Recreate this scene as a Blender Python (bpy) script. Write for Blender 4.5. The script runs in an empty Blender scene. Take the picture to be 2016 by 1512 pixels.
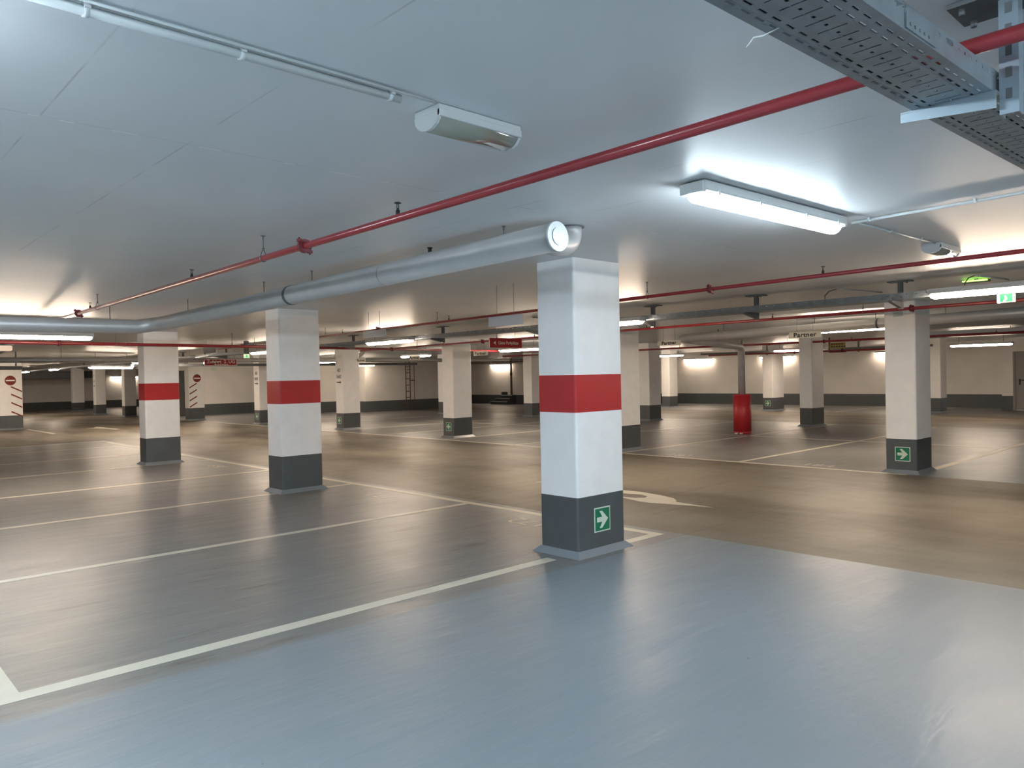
import bpy, bmesh, math, random
from mathutils import Vector, Matrix
S = bpy.context.scene
COL = S.collection
random.seed(4)
PI = math.pi

# ---------------------------------------------------------------- camera, world, exposure
F_PX, YAW, PITCH, ROLL = 1496.453, 0.816476, -0.0103442, -0.0203100
cam = bpy.data.cameras.new('camera'); co = bpy.data.objects.new('camera', cam); COL.objects.link(co)
cam.sensor_fit = 'HORIZONTAL'; cam.sensor_width = 36.0; cam.lens = 36.0 * F_PX / 2016.0
cam.clip_start = 0.05; cam.clip_end = 200
_f = Vector((math.cos(PITCH)*math.cos(YAW), math.cos(PITCH)*math.sin(YAW), math.sin(PITCH)))
_r = _f.cross(Vector((0, 0, 1))).normalized(); _u = _r.cross(_f)
_r2 = math.cos(ROLL)*_r + math.sin(ROLL)*_u; _u2 = -math.sin(ROLL)*_r + math.cos(ROLL)*_u
co.matrix_world = Matrix(((_r2.x, _u2.x, -_f.x, 0), (_r2.y, _u2.y, -_f.y, 0), (_r2.z, _u2.z, -_f.z, 1.5), (0, 0, 0, 1)))
S.camera = co
w = bpy.data.worlds.new('world'); S.world = w; w.use_nodes = True
w.node_tree.nodes['Background'].inputs[0].default_value = (0.8, 0.85, 0.9, 1)
w.node_tree.nodes['Background'].inputs[1].default_value = 0.3
S.view_settings.view_transform = 'Standard'; S.view_settings.look = 'None'
S.view_settings.gamma = 1; S.view_settings.use_curve_mapping = False
S.view_settings.exposure = 2.32
S.cycles.diffuse_bounces = 6; S.cycles.max_bounces = 10; S.cycles.sample_clamp_indirect = 6.0
COOL = (0.77, 0.905, 1.0); WARM = (1.0, 0.80, 0.62)
E_COOL, E_BOOSTED, E_WARM = 11.5, 41.0, 25.0
H = 2.46

# ---------------------------------------------------------------- materials
def mat(name, rgb, rough=0.6, metal=0.0, spec=0.5, noise=0.0, nscale=6.0, bump=0.0, bscale=40.0, emis=None, estr=0.0, coat=0.0):
    m = bpy.data.materials.new(name); m.use_nodes = True
    nt = m.node_tree; b = nt.nodes['Principled BSDF']
    b.inputs['Base Color'].default_value = (*rgb, 1); b.inputs['Roughness'].default_value = rough
    b.inputs['Metallic'].default_value = metal; b.inputs['Specular IOR Level'].default_value = spec
    b.inputs['Coat Weight'].default_value = coat
    if noise or bump:
        g = nt.nodes.new('ShaderNodeNewGeometry')
    if noise:
        n = nt.nodes.new('ShaderNodeTexNoise'); n.inputs['Scale'].default_value = nscale; n.inputs['Detail'].default_value = 5
        nt.links.new(g.outputs['Position'], n.inputs['Vector'])
        r = nt.nodes.new('ShaderNodeMapRange'); r.inputs[1].default_value = 0.3; r.inputs[2].default_value = 0.7
        r.inputs[3].default_value = 1 - noise; r.inputs[4].default_value = 1 + noise
        nt.links.new(n.outputs['Fac'], r.inputs[0])
        v = nt.nodes.new('ShaderNodeVectorMath'); v.operation = 'SCALE'; v.inputs[0].default_value = rgb
        nt.links.new(r.outputs[0], v.inputs['Scale']); nt.links.new(v.outputs[0], b.inputs['Base Color'])
    if bump:
        n2 = nt.nodes.new('ShaderNodeTexNoise'); n2.inputs['Scale'].default_value = bscale; n2.inputs['Detail'].default_value = 4
        nt.links.new(g.outputs['Position'], n2.inputs['Vector'])
        bp = nt.nodes.new('ShaderNodeBump'); bp.inputs['Strength'].default_value = bump; bp.inputs['Distance'].default_value = 0.01
        nt.links.new(n2.outputs['Fac'], bp.inputs['Height']); nt.links.new(bp.outputs[0], b.inputs['Normal'])
    if emis:
        b.inputs['Emission Color'].default_value = (*emis, 1); b.inputs['Emission Strength'].default_value = estr
    return m

def floor_material():
    m = bpy.data.materials.new('epoxy_floor'); m.use_nodes = True
    nt = m.node_tree; N = nt.nodes; L = nt.links; b = N['Principled BSDF']
    g = N.new('ShaderNodeNewGeometry'); s = N.new('ShaderNodeSeparateXYZ'); L.new(g.outputs['Position'], s.inputs[0])
    off = N.new('ShaderNodeVectorMath'); off.operation = 'ADD'; off.inputs[1].default_value = (31.7, 17.3, 5.37)
    L.new(g.outputs['Position'], off.inputs[0]); G = off.outputs[0]
    def math_(op, a, bb=None):
        n = N.new('ShaderNodeMath'); n.operation = op
        for i, v in enumerate((a, bb)):
            if v is None: continue
            if isinstance(v, (int, float)): n.inputs[i].default_value = v
            else: L.new(v, n.inputs[i])
        return n.outputs[0]
    def noise(scale, detail, vec=None, rough=0.55):
        n = N.new('ShaderNodeTexNoise'); n.inputs['Scale'].default_value = scale; n.inputs['Detail'].default_value = detail
        n.inputs['Roughness'].default_value = rough
        L.new(vec or G, n.inputs['Vector']); return n.outputs['Fac']
    def ramp(v, a, bb, c=0.0, d=1.0):
        n = N.new('ShaderNodeMapRange'); L.new(v, n.inputs[0]); n.inputs[1].default_value = a; n.inputs[2].default_value = bb
        n.inputs[3].default_value = c; n.inputs[4].default_value = d; return n.outputs[0]
    def mix(f, c1, c2):
        n = N.new('ShaderNodeMix'); n.data_type = 'RGBA'
        if isinstance(f, float): n.inputs[0].default_value = f
        else: L.new(f, n.inputs[0])
        for i, c in ((6, c1), (7, c2)):
            if isinstance(c, tuple): n.inputs[i].default_value = (*c, 1)
            else: L.new(c, n.inputs[i])
        return n.outputs[2]
    X, Y = s.outputs[0], s.outputs[1]
    # the driving lanes have a darker, browner coat than the bays
    wob = math_('MULTIPLY', math_('SUBTRACT', noise(1.3, 3), 0.5), 0.03)
    xw = math_('ADD', X, wob)
    lane = math_('MULTIPLY', math_('GREATER_THAN', xw, 5.96), math_('LESS_THAN', xw, 11.32))
    lane2 = math_('MULTIPLY', math_('GREATER_THAN', xw, 20.95), math_('LESS_THAN', xw, 26.4))
    cross = math_('MULTIPLY', math_('GREATER_THAN', Y, 22.3), math_('LESS_THAN', xw, 11.32))
    lanes = math_('MAXIMUM', math_('MAXIMUM', lane, lane2), cross)
    # smeared tyre dirt, stretched along the lane
    mp = N.new('ShaderNodeMapping'); mp.inputs['Scale'].default_value = (1.0, 0.35, 1.0); L.new(G, mp.inputs[0])
    d1 = ramp(noise(0.9, 6, mp.outputs[0]), 0.42, 0.66)
    d2 = ramp(noise(0.35, 4), 0.40, 0.62)
    mp2 = N.new('ShaderNodeMapping'); mp2.inputs['Scale'].default_value = (0.5, 3.0, 1.0); L.new(G, mp2.inputs[0])
    scuff = ramp(noise(2.2, 7, mp2.outputs[0], 0.6), 0.61, 0.69)
    bay = mix(d2, (0.185, 0.222, 0.250), (0.205, 0.232, 0.250))
    used_warmlit = ramp(Y, 4.0, 4.08)
    bay = mix(math_('MULTIPLY', used_warmlit, 0.75), bay, (0.172, 0.163, 0.150))  # browner past the joint: dirt, plus warm lamp light put into the colour
    lanec = mix(d1, (0.180, 0.156, 0.120), (0.080, 0.063, 0.046))
    c = mix(lanes, bay, lanec)
    c = mix(math_('MULTIPLY', math_('MULTIPLY', scuff, 0.55), used_warmlit), c, (0.09, 0.075, 0.06))
    # saw-cut joint beside the near column
    j = math_('MULTIPLY', math_('LESS_THAN', math_('ABSOLUTE', math_('SUBTRACT', Y, 4.045)), 0.006), math_('GREATER_THAN', X, 4.4))
    c = mix(math_('MULTIPLY', j, 0.5), c, (0.07, 0.065, 0.06))
    # specks
    vo = N.new('ShaderNodeTexVoronoi'); vo.inputs['Scale'].default_value = 2.1; L.new(G, vo.inputs['Vector'])
    c = mix(math_('MULTIPLY', math_('LESS_THAN', vo.outputs['Distance'], 0.012), 0.75), c, (0.06, 0.05, 0.045))
    L.new(c, b.inputs['Base Color'])
    rr = ramp(noise(1.6, 5), 0.3, 0.7, 0.35, 0.42)
    rr2 = math_('ADD', rr, math_('MULTIPLY', lanes, 0.09)); L.new(rr2, b.inputs['Roughness'])
    b.inputs['Specular IOR Level'].default_value = 0.36
    mp3 = N.new('ShaderNodeMapping'); mp3.inputs['Scale'].default_value = (0.6, 2.6, 1.0); L.new(G, mp3.inputs[0])
    hgt = math_('ADD', math_('MULTIPLY', noise(2.0, 5, mp3.outputs[0]), 0.8), math_('MULTIPLY', noise(70, 2), 0.03))
    bp = N.new('ShaderNodeBump'); bp.inputs['Strength'].default_value = 0.42; bp.inputs['Distance'].default_value = 0.035
    L.new(hgt, bp.inputs['Height']); L.new(bp.outputs[0], b.inputs['Normal'])
    return m

def ceiling_material():
    m = bpy.data.materials.new('painted_concrete_ceiling'); m.use_nodes = True
    nt = m.node_tree; N = nt.nodes; L = nt.links; b = N['Principled BSDF']
    g = N.new('ShaderNodeNewGeometry'); s = N.new('ShaderNodeSeparateXYZ'); L.new(g.outputs['Position'], s.inputs[0])
    def M(op, a, bb=None):
        n = N.new('ShaderNodeMath'); n.operation = op
        for i, v in enumerate((a, bb)):
            if v is None: continue
            if isinstance(v, (int, float)): n.inputs[i].default_value = v
            else: L.new(v, n.inputs[i])
        return n.outputs[0]
    def seam(axis, pos, wd):
        return M('LESS_THAN', M('ABSOLUTE', M('SUBTRACT', axis, pos)), wd)
    X, Y = s.outputs[0], s.outputs[1]
    n = N.new('ShaderNodeTexNoise'); n.inputs['Scale'].default_value = 1.1; n.inputs['Detail'].default_value = 4; L.new(g.outputs['Position'], n.inputs['Vector'])
    # board marks of the formwork: faint ridges at panel joints
    hgt = M('MULTIPLY', n.outputs['Fac'], 0.5)
    tot = None
    for ax, ps in ((X, (0.65, 1.165, 3.0, 3.45, 7.6, 12.6, 17.6, 22.6)), (Y, (3.12, 5.62, 8.12, 10.62, 13.12, 15.62, 18.12, 20.62, 25.62))):
        for q in ps:
            sm = seam(ax, q, 0.0035); tot = sm if tot is None else M('MAXIMUM', tot, sm)
    r = N.new('ShaderNodeMapRange'); r.inputs[1].default_value = 0.35; r.inputs[2].default_value = 0.65; r.inputs[3].default_value = 0.0; r.inputs[4].default_value = 1.0
    L.new(n.outputs['Fac'], r.inputs[0])
    n3 = N.new('ShaderNodeTexNoise'); n3.inputs['Scale'].default_value = 3.0; L.new(g.outputs['Position'], n3.inputs['Vector'])
    fade = N.new('ShaderNodeMapRange'); fade.inputs[1].default_value = 0.4; fade.inputs[2].default_value = 0.6; L.new(n3.outputs['Fac'], fade.inputs[0])
    tot = M('MULTIPLY', tot, fade.outputs[0])
    mx = N.new('ShaderNodeMix'); mx.data_type = 'RGBA'; L.new(r.outputs[0], mx.inputs[0])
    mx.inputs[6].default_value = (0.735, 0.765, 0.785, 1); mx.inputs[7].default_value = (0.78, 0.81, 0.825, 1)
    mx2 = N.new('ShaderNodeMix'); mx2.data_type = 'RGBA'; L.new(M('MULTIPLY', tot, 0.55), mx2.inputs[0])
    L.new(mx.outputs[2], mx2.inputs[6]); mx2.inputs[7].default_value = (0.42, 0.43, 0.44, 1)
    # bright chips of filler along the joint at Y = 3.12
    n4 = N.new('ShaderNodeTexNoise'); n4.inputs['Scale'].default_value = 9.0; L.new(g.outputs['Position'], n4.inputs['Vector'])
    chip = M('MULTIPLY', seam(Y, 3.127, 0.006), M('GREATER_THAN', n4.outputs['Fac'], 0.55))
    mx3 = N.new('ShaderNodeMix'); mx3.data_type = 'RGBA'; L.new(chip, mx3.inputs[0]); L.new(mx2.outputs[2], mx3.inputs[6]); mx3.inputs[7].default_value = (0.9, 0.9, 0.9, 1)
    L.new(mx3.outputs[2], b.inputs['Base Color']); b.inputs['Roughness'].default_value = 0.42
    b.inputs['Specular IOR Level'].default_value = 0.4
    hh = M('ADD', hgt, M('MULTIPLY', tot, 0.4))
    bp = N.new('ShaderNodeBump'); bp.inputs['Strength'].default_value = 0.25; bp.inputs['Distance'].default_value = 0.02
    L.new(hh, bp.inputs['Height']); L.new(bp.outputs[0], b.inputs['Normal'])
    return m

MT = dict(
    white=mat('white_wall_paint', (0.87, 0.862, 0.85), 0.55, noise=0.03, bump=0.06, bscale=90),
    wall=mat('cream_wall_paint', (0.80, 0.77, 0.73), 0.6, noise=0.05, nscale=1.5, bump=0.06, bscale=60),
    grey=mat('dark_grey_paint', (0.082, 0.092, 0.096), 0.42, noise=0.08, bump=0.08, bscale=90),
    red=mat('red_band_paint', (0.45, 0.018, 0.020), 0.5, noise=0.06, bump=0.05, bscale=90),
    cove=mat('epoxy_cove', (0.20, 0.225, 0.25), 0.35, noise=0.05),
    pipe=mat('red_pipe_lacquer', (0.30, 0.026, 0.034), 0.28, noise=0.06, coat=0.3),
    dredpipe=mat('dark_red_fitting', (0.16, 0.018, 0.025), 0.4),
    brass=mat('dull_metal_head', (0.06, 0.065, 0.06), 0.4, 0.7),
    rod=mat('threaded_rod_steel', (0.22, 0.22, 0.23), 0.4, 0.8),
    steel=mat('galvanised_steel', (0.27, 0.31, 0.335), 0.42, 0.55, noise=0.12, nscale=14),
    dsteel=mat('dark_galvanised_steel', (0.17, 0.18, 0.19), 0.5, 0.4, noise=0.1, nscale=10),
    brack=mat('bright_zinc_bracket', (0.45, 0.55, 0.62), 0.3, 0.7),
    duct=mat('aluminium_lagging', (0.56, 0.55, 0.54), 0.40, 0.35, noise=0.05, nscale=5, bump=0.10, bscale=12),
    disc=mat('bright_aluminium_cap', (0.62, 0.66, 0.68), 0.4, 0.2),
    plastic=mat('light_grey_plastic', (0.50, 0.54, 0.55), 0.4),
    clip=mat('pale_plastic_clip', (0.66, 0.70, 0.71), 0.4),
    housing=mat('lamp_housing_grey', (0.62, 0.64, 0.64), 0.4),
    lcool=mat('lit_diffuser_cool', (0.9, 0.9, 0.9), 0.3, emis=COOL, estr=E_COOL),
    lboosted=mat('lit_diffuser_boosted_cool', (0.9, 0.9, 0.9), 0.3, emis=COOL, estr=E_BOOSTED),  # same cool diffuser, boosted so the out-of-frame lamps give more fill
    lwarm=mat('lit_diffuser_warm', (0.9, 0.9, 0.9), 0.3, emis=WARM, estr=E_WARM),
    ldim=mat('lit_diffuser_dim_warm', (0.9, 0.9, 0.9), 0.3, emis=WARM, estr=8.0),
    lens=mat('smoked_lens', (0.28, 0.29, 0.24), 0.08, coat=1.0),
    board=mat('grey_sign_back', (0.62, 0.62, 0.62), 0.5),
    signwhite=mat('white_sign_board', (0.66, 0.64, 0.56), 0.5),
    signred=mat('red_sign_board', (0.38, 0.020, 0.030), 0.4),
    signyellow=mat('yellow_sign_board', (0.42, 0.36, 0.10), 0.5),
    ink=mat('black_lettering', (0.025, 0.025, 0.025), 0.6),
    dirtred=mat('brick_red_marking', (0.20, 0.022, 0.02), 0.6),
    letterwhite=mat('white_lettering', (0.85, 0.83, 0.80), 0.5),
    green=mat('safety_green', (0.010, 0.175, 0.085), 0.45),
    lumi=mat('pale_luminous_green', (0.62, 0.70, 0.58), 0.5),
    line=mat('cream_line_paint', (0.56, 0.53, 0.44), 0.45, noise=0.06, nscale=5),
    exitg=mat('lit_exit_green', (0.002, 0.07, 0.016), 0.7, spec=0.1, emis=(0.04, 1.0, 0.18), estr=0.14),
    exitw=mat('lit_exit_white', (0.22, 0.25, 0.18), 0.7, spec=0.1, emis=(0.85, 1.0, 0.65), estr=0.16),
    glow=mat('green_glow_strip', (0.3, 0.6, 0.2), 0.4, emis=(0.45, 1.0, 0.12), estr=1.0),
    door=mat('grey_steel_door', (0.27, 0.26, 0.24), 0.5),
    dark=mat('dark_door', (0.05, 0.05, 0.05), 0.6),
    black=mat('black_plastic', (0.015, 0.015, 0.015), 0.5),
    brown=mat('brown_painted_pipe', (0.13, 0.08, 0.055), 0.5),
    redwrap=mat('red_bollard_wrap', (0.48, 0.025, 0.035), 0.42, noise=0.05),
    floor=floor_material(), ceiling=ceiling_material(),
)

# ---------------------------------------------------------------- mesh helpers
def link(name, bm, m, parent=None, smooth=False):
    me = bpy.data.meshes.new(name); bm.to_mesh(me); bm.free()
    o = bpy.data.objects.new(name, me); COL.objects.link(o)
    ms = m if isinstance(m, (list, tuple)) else [m]
    for x in ms: me.materials.append(MT[x] if isinstance(x, str) else x)
    if smooth:
        for p in me.polygons: p.use_smooth = len(p.vertices) <= 4
    if parent is not None:
        o.parent = parent; o.matrix_parent_inverse = Matrix.Translation(-Vector(parent.location)) if parent.type == 'MESH' else Matrix.Identity(4)
    return o

class B:
    """collects shapes in world coordinates, links them as one mesh"""
    def __init__(s): s.bm = bmesh.new()
    def box(s, x0, y0, z0, x1, y1, z1, bev=0.0, mi=0):
        t = bmesh.new(); bmesh.ops.create_cube(t, size=1.0)
        for v in t.verts:
            v.co = Vector(((x0+x1)/2 + v.co.x*abs(x1-x0), (y0+y1)/2 + v.co.y*abs(y1-y0), (z0+z1)/2 + v.co.z*abs(z1-z0)))
        if bev: bmesh.ops.bevel(t, geom=list(t.edges), offset=bev, segments=2, affect='EDGES', profile=0.5)
        s._add(t, mi); return s
    def vbox(s, x0, y0, z0, x1, y1, z1, bev, mi=0):
        """box with only its upright edges rounded"""
        t = bmesh.new(); bmesh.ops.create_cube(t, size=1.0)
        for v in t.verts:
            v.co = Vector(((x0+x1)/2 + v.co.x*(x1-x0), (y0+y1)/2 + v.co.y*(y1-y0), (z0+z1)/2 + v.co.z*(z1-z0)))
        e = [e for e in t.edges if abs(e.verts[0].co.z - e.verts[1].co.z) > 1e-6 and abs(e.verts[0].co.x-e.verts[1].co.x) < 1e-6 and abs(e.verts[0].co.y-e.verts[1].co.y) < 1e-6]
        bmesh.ops.bevel(t, geom=e, offset=bev, segments=3, affect='EDGES', profile=0.5)
        s._add(t, mi); return s
    def _add(s, t, mi=0):
        off = len(s.bm.verts); t.verts.index_update()
        vs = [s.bm.verts.new(v.co) for v in t.verts]
        for f in t.faces:
            try:
                nf = s.bm.faces.new([vs[v.index] for v in f.verts]); nf.material_index = mi; nf.smooth = f.smooth
            except ValueError: pass
        t.free()
    def cyl(s, p, q, r, r2=None, seg=16, caps=True, mi=0):
        p, q = Vector(p), Vector(q); d = q - p; L = d.length
        if L < 1e-7: return s
        t = bmesh.new(); bmesh.ops.create_cone(t, cap_ends=caps, segments=seg, radius1=r, radius2=r if r2 is None else r2, depth=L)
        R_ = d.to_track_quat('Z', 'Y').to_matrix().to_4x4()
        bmesh.ops.transform(t, matrix=Matrix.Translation((p+q)/2) @ R_, verts=t.verts)
        for f in t.faces: f.smooth = len(f.verts) == 4
        s._add(t, mi); return s
    def tube(s, pts, r, seg=16, mi=0):
        """round tube along a path with mitred bends"""
        P = [Vector(a) for a in pts]; rings = []
        for i, a in enumerate(P):
            d1 = (a - P[i-1]).normalized() if i else (P[1]-P[0]).normalized()
            d2 = (P[i+1]-a).normalized() if i < len(P)-1 else d1
            d = (d1+d2).normalized(); c = max(0.3, d.dot(d1))
            if i == 0:
                up = Vector((0, 0, 1)) if abs(d.z) < 0.9 else Vector((1, 0, 0))
                u = d.cross(up).normalized()
            else:
                u = (u - d*u.dot(d)).normalized()
            v = d.cross(u).normalized()
            bend = (d2 - d1)
            ring = []
            for k in range(seg):
                an = 2*PI*k/seg; o = u*math.cos(an)*r + v*math.sin(an)*r
                if bend.length > 1e-4:
                    bn = bend - d*bend.dot(d)
                    if bn.length > 1e-6:
                        bn.normalize(); o = o + bn*(o.dot(bn))*(1/c-1)
                ring.append(s.bm.verts.new(a+o))
            rings.append(ring)
        for i in range(len(rings)-1):
            for k in range(seg):
                f = s.bm.faces.new((rings[i][k], rings[i][(k+1) % seg], rings[i+1][(k+1) % seg], rings[i+1][k])); f.smooth = True; f.material_index = mi
        for rg, rev in ((rings[0], True), (rings[-1], False)):
            f = s.bm.faces.new(rg[::-1] if rev else rg); f.material_index = mi
        return s
    def prism(s, poly, z0, z1, mi=0):
        """poly: list of (x, y), extruded in z"""
        a = [s.bm.verts.new((x, y, z0)) for x, y in poly]; b = [s.bm.verts.new((x, y, z1)) for x, y in poly]
        n = len(poly)
        s.bm.faces.new(a[::-1]).material_index = mi; s.bm.faces.new(b).material_index = mi
        for i in range(n): s.bm.faces.new((a[i], a[(i+1) % n], b[(i+1) % n], b[i])).material_index = mi
        return s
    def quad(s, a, b, c, d, mi=0):
        s.bm.faces.new([s.bm.verts.new(v) for v in (a, b, c, d)]).material_index = mi; return s
    def frame(s, M, start=0):
        vs = list(s.bm.verts)[start:]
        bmesh.ops.transform(s.bm, matrix=M, verts=vs); return s
    def make(s, name, m, parent=None):
        bmesh.ops.recalc_face_normals(s.bm, faces=s.bm.faces)
        me = bpy.data.meshes.new(name)
        if parent is not None:
            w = parent.matrix_world if False else full(parent)
            bmesh.ops.transform(s.bm, matrix=w.inverted(), verts=s.bm.verts)
        s.bm.to_mesh(me); s.bm.free()
        o = bpy.data.objects.new(name, me); COL.objects.link(o)
        for x in (m if isinstance(m, (list, tuple)) else [m]): me.materials.append(MT[x] if isinstance(x, str) else x)
        if parent is not None: o.parent = parent
        return o

def full(o):
    m = Matrix.Translation(o.location) @ o.rotation_euler.to_matrix().to_4x4()
    return full(o.parent) @ m if o.parent else m

def thing(name, label, cat, loc=(0, 0, 0), rz=0.0, group=None):
    o = bpy.data.objects.new(name, None); COL.objects.link(o); o.location = loc; o.rotation_euler = (0, 0, rz)
    o.empty_display_size = 0.1
    o['label'] = label; o['category'] = cat
    if group: o['group'] = group
    return o
def tag(o, label, cat, group=None):
    o['label'] = label; o['category'] = cat
    if group: o['group'] = group
    return o
def plabel(o, label): o['label'] = label; return o
def struct(name, b, m, parent=None):
    o = b.make(name, m, parent); o['kind'] = 'structure'; return o
def children(o): return [c for c in bpy.data.objects if c.parent == o]
def copy_thing(root, kids, loc, rz, label):
    """kids: list of (part, [sub-parts])"""
    r = root.copy(); COL.objects.link(r); r.location = loc; r.rotation_euler = (0, 0, rz); r['label'] = label
    for c, subs in kids:
        cc = c.copy(); COL.objects.link(cc); cc.parent = r
        for d in subs:
            dd = d.copy(); COL.objects.link(dd); dd.parent = cc
    return r

def text_bm(txt, size, ext=0.001, narrow=1.0, bold=0.0, spacing=1.0):
    """flat letters in the XY plane, centred at the origin"""
    cu = bpy.data.curves.new('t', 'FONT'); cu.body = txt; cu.size = size; cu.align_x = 'CENTER'; cu.align_y = 'CENTER'
    cu.extrude = ext; cu.offset = bold; cu.space_character = spacing; cu.resolution_u = 3
    o = bpy.data.objects.new('t', cu); COL.objects.link(o)
    dg = bpy.context.evaluated_depsgraph_get(); dg.update()
    me = bpy.data.meshes.new_from_object(o.evaluated_get(dg))
    bm = bmesh.new(); bm.from_mesh(me)
    bpy.data.objects.remove(o); bpy.data.curves.remove(cu); bpy.data.meshes.remove(me)
    bmesh.ops.scale(bm, vec=(narrow, 1, 1), verts=bm.verts)
    return bm
def face_matrix(origin, right, up):
    r = Vector(right).normalized(); u = Vector(up).normalized(); n = r.cross(u)
    return Matrix(((r.x, u.x, n.x, origin[0]), (r.y, u.y, n.y, origin[1]), (r.z, u.z, n.z, origin[2]), (0, 0, 0, 1)))
def put_text(name, txt, size, origin, right, up, m, parent, **k):
    b = B(); b.bm.free(); b.bm = text_bm(txt, size, **k)
    bmesh.ops.transform(b.bm, matrix=face_matrix(origin, right, up), verts=b.bm.verts)
    return b.make(name, m, parent)
def flat(name, poly, th, origin, right, up, m, parent):
    """a thin plate whose outline poly lies in the plane of right/up"""
    b = B(); b.prism(poly, 0, th); b.frame(face_matrix(origin, right, up))
    return b.make(name, m, parent)
ARROW = [(-.5, -.14), (-.02, -.14), (-.27, -.5), (-.03, -.5), (.5, 0), (-.03, .5), (-.27, .5), (-.02, .14), (-.5, .14)]
def arrow(size, ang=0.0, sx=1.0):
    c, s_ = math.cos(ang), math.sin(ang)
    return [((x*c - y*s_)*size*sx, (x*s_ + y*c)*size) for x, y in ARROW]

# ---------------------------------------------------------------- shell
floor = struct('floor', B().box(-9, -12, -0.3, 32, 53.5, 0), 'floor')
ceil = struct('ceiling', B().box(-9, -12, H+0.0015, 32, 53.5, H+0.3), 'ceiling')
BB = 0.49
def wall(tag_, x0, y0, x1, y1):
    struct('wall_' + tag_, B().box(x0, y0, BB, x1, y1, H), 'wall')
    struct('baseboard_' + tag_, B().box(x0, y0, 0, x1, y1, BB), 'grey')
wall('east', 31.5, 7.45, 31.8, 23.0)
wall('east_recess', 28.0, 23.0, 31.8, 23.3)
wall('east_inner', 28.0, 23.3, 28.3, 34.0)
wall('recess_back', 24.3, 34.0, 28.3, 34.3)
wall('recess_side', 24.0, 29.9, 24.3, 34.3)
wall('north_east', 18.7, 29.6, 24.3, 29.9)
wall('north_step', 18.7, 29.9, 19.0, 31.5)
wall('north_middle', 17.0, 31.5, 19.0, 31.8)
wall('north_return', 17.0, 31.8, 17.3, 35.4)
wall('north_inner', 11.0, 35.4, 17.3, 35.7)
wall('north_far', -9, 53.0, 19.0, 53.3)
wall('far_side', 18.7, 35.7, 19.0, 53.0)
wall('west', -9, -12, -8.7, 53.0)
wall('south', -8.7, -12, 30, -11.7)
struct('wall_door_side', B().box(29.9, 7.12, BB, 30.2, 7.45, H).box(29.9, -11.7, BB, 30.2, 5.95, H).box(29.9, 5.95, 1.99, 30.2, 7.12, H), 'wall')
struct('baseboard_door_side', B().box(29.9, 7.12, 0, 30.2, 7.45, BB).box(29.9, -11.7, 0, 30.2, 5.95, BB), 'grey')
struct('wall_door_return', B().box(30.2, 7.15, BB, 31.8, 7.45, H), 'wall')
struct('trim_1', B().box(31.15, 22.05, BB, 31.5, 22.55, H), 'white')
struct('trim_2', B().box(31.15, 22.05, 0, 31.5, 22.55, BB), 'grey')
d1 = struct('door_1', B().box(29.94, 6.03, 0.01, 29.99, 7.06, 1.95), 'door')
fr = B().box(29.90, 7.06, 0, 30.02, 7.12, 1.99).box(29.90, 5.95, 0, 30.02, 6.03, 1.99).box(29.90, 6.03, 1.95, 30.02, 7.06, 1.99).make('door_frame', 'door', d1)
hb = B().cyl((29.94, 6.93, 1.02), (29.86, 6.93, 1.02), 0.012).cyl((29.87, 6.94, 1.02), (29.87, 6.80, 1.02), 0.012).box(29.925, 6.905, 0.86, 29.94, 6.955, 1.06).make('door_handle', 'black', d1)
d2 = struct('door_2', B().box(12.0, 35.34, 0.02, 12.98, 35.39, 1.98), 'dark')
B().box(11.93, 35.32, 0, 12.0, 35.4, 2.05).box(12.98, 35.32, 0, 13.05, 35.4, 2.05).box(12.0, 35.32, 1.98, 12.98, 35.4, 2.05).make('door_frame', 'dark', d2)

# floor markings: painted on, so parts of the floor
ZL = 0.0015
def fline(name, x0, y0, x1, y1, label=None):
    o = B().box(x0, y0, 0.0002, x1, y1, ZL).make(name, 'line', floor)
    if label: plabel(o, label)
    return o
LW = 0.047
for y in (4.315, 6.95, 9.535, 12.14, 14.72, 17.32, 19.93):
    if y == 4.315: fline('bay_line', 0.66, y-0.055, 4.46, y+0.055, 'nearest cream bay line on the floor')
    else: fline('bay_line', 0.76, y-LW, 5.75, y+LW)
fline('bay_line', 0.66, 4.37, 0.757, 22.0, 'bay line along the bay ends at left')
fline('bay_front_line', 5.755, 4.20, 5.855, 21.5, 'long line along the bay fronts of the near row')
fline('bay_line', 5.25, 4.20, 5.755, 4.30)
fline('bay_front_line', 11.29, 4.0, 11.39, 21.5, 'long line along the bay fronts across the lane')
for y in (6.62, 9.12, 12.04, 14.55, 17.2, 19.8):
    fline('bay_line', 11.39, y-LW, 20.8, y+LW)
fline('bay_line', 12.05, 3.86, 20.8, 3.98)
fline('bay_line', 16.03, 4.0, 16.13, 21.5)
for y in (9.3, 11.8, 14.3, 16.8, 19.3): fline('bay_line', 26.8, y-LW, 31.3, y+LW)
fline('bay_line', 3.5, 22.0, 5.9, 22.1); fline('bay_line', 5.72, 26.9, 5.82, 30.6)
fline('bay_line', 11.3, 22.5, 11.4, 30.0); fline('bay_line', 12.6, 23.8, 18.0, 23.9); fline('bay_line', 12.6, 26.4, 18.6, 26.5)

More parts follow.
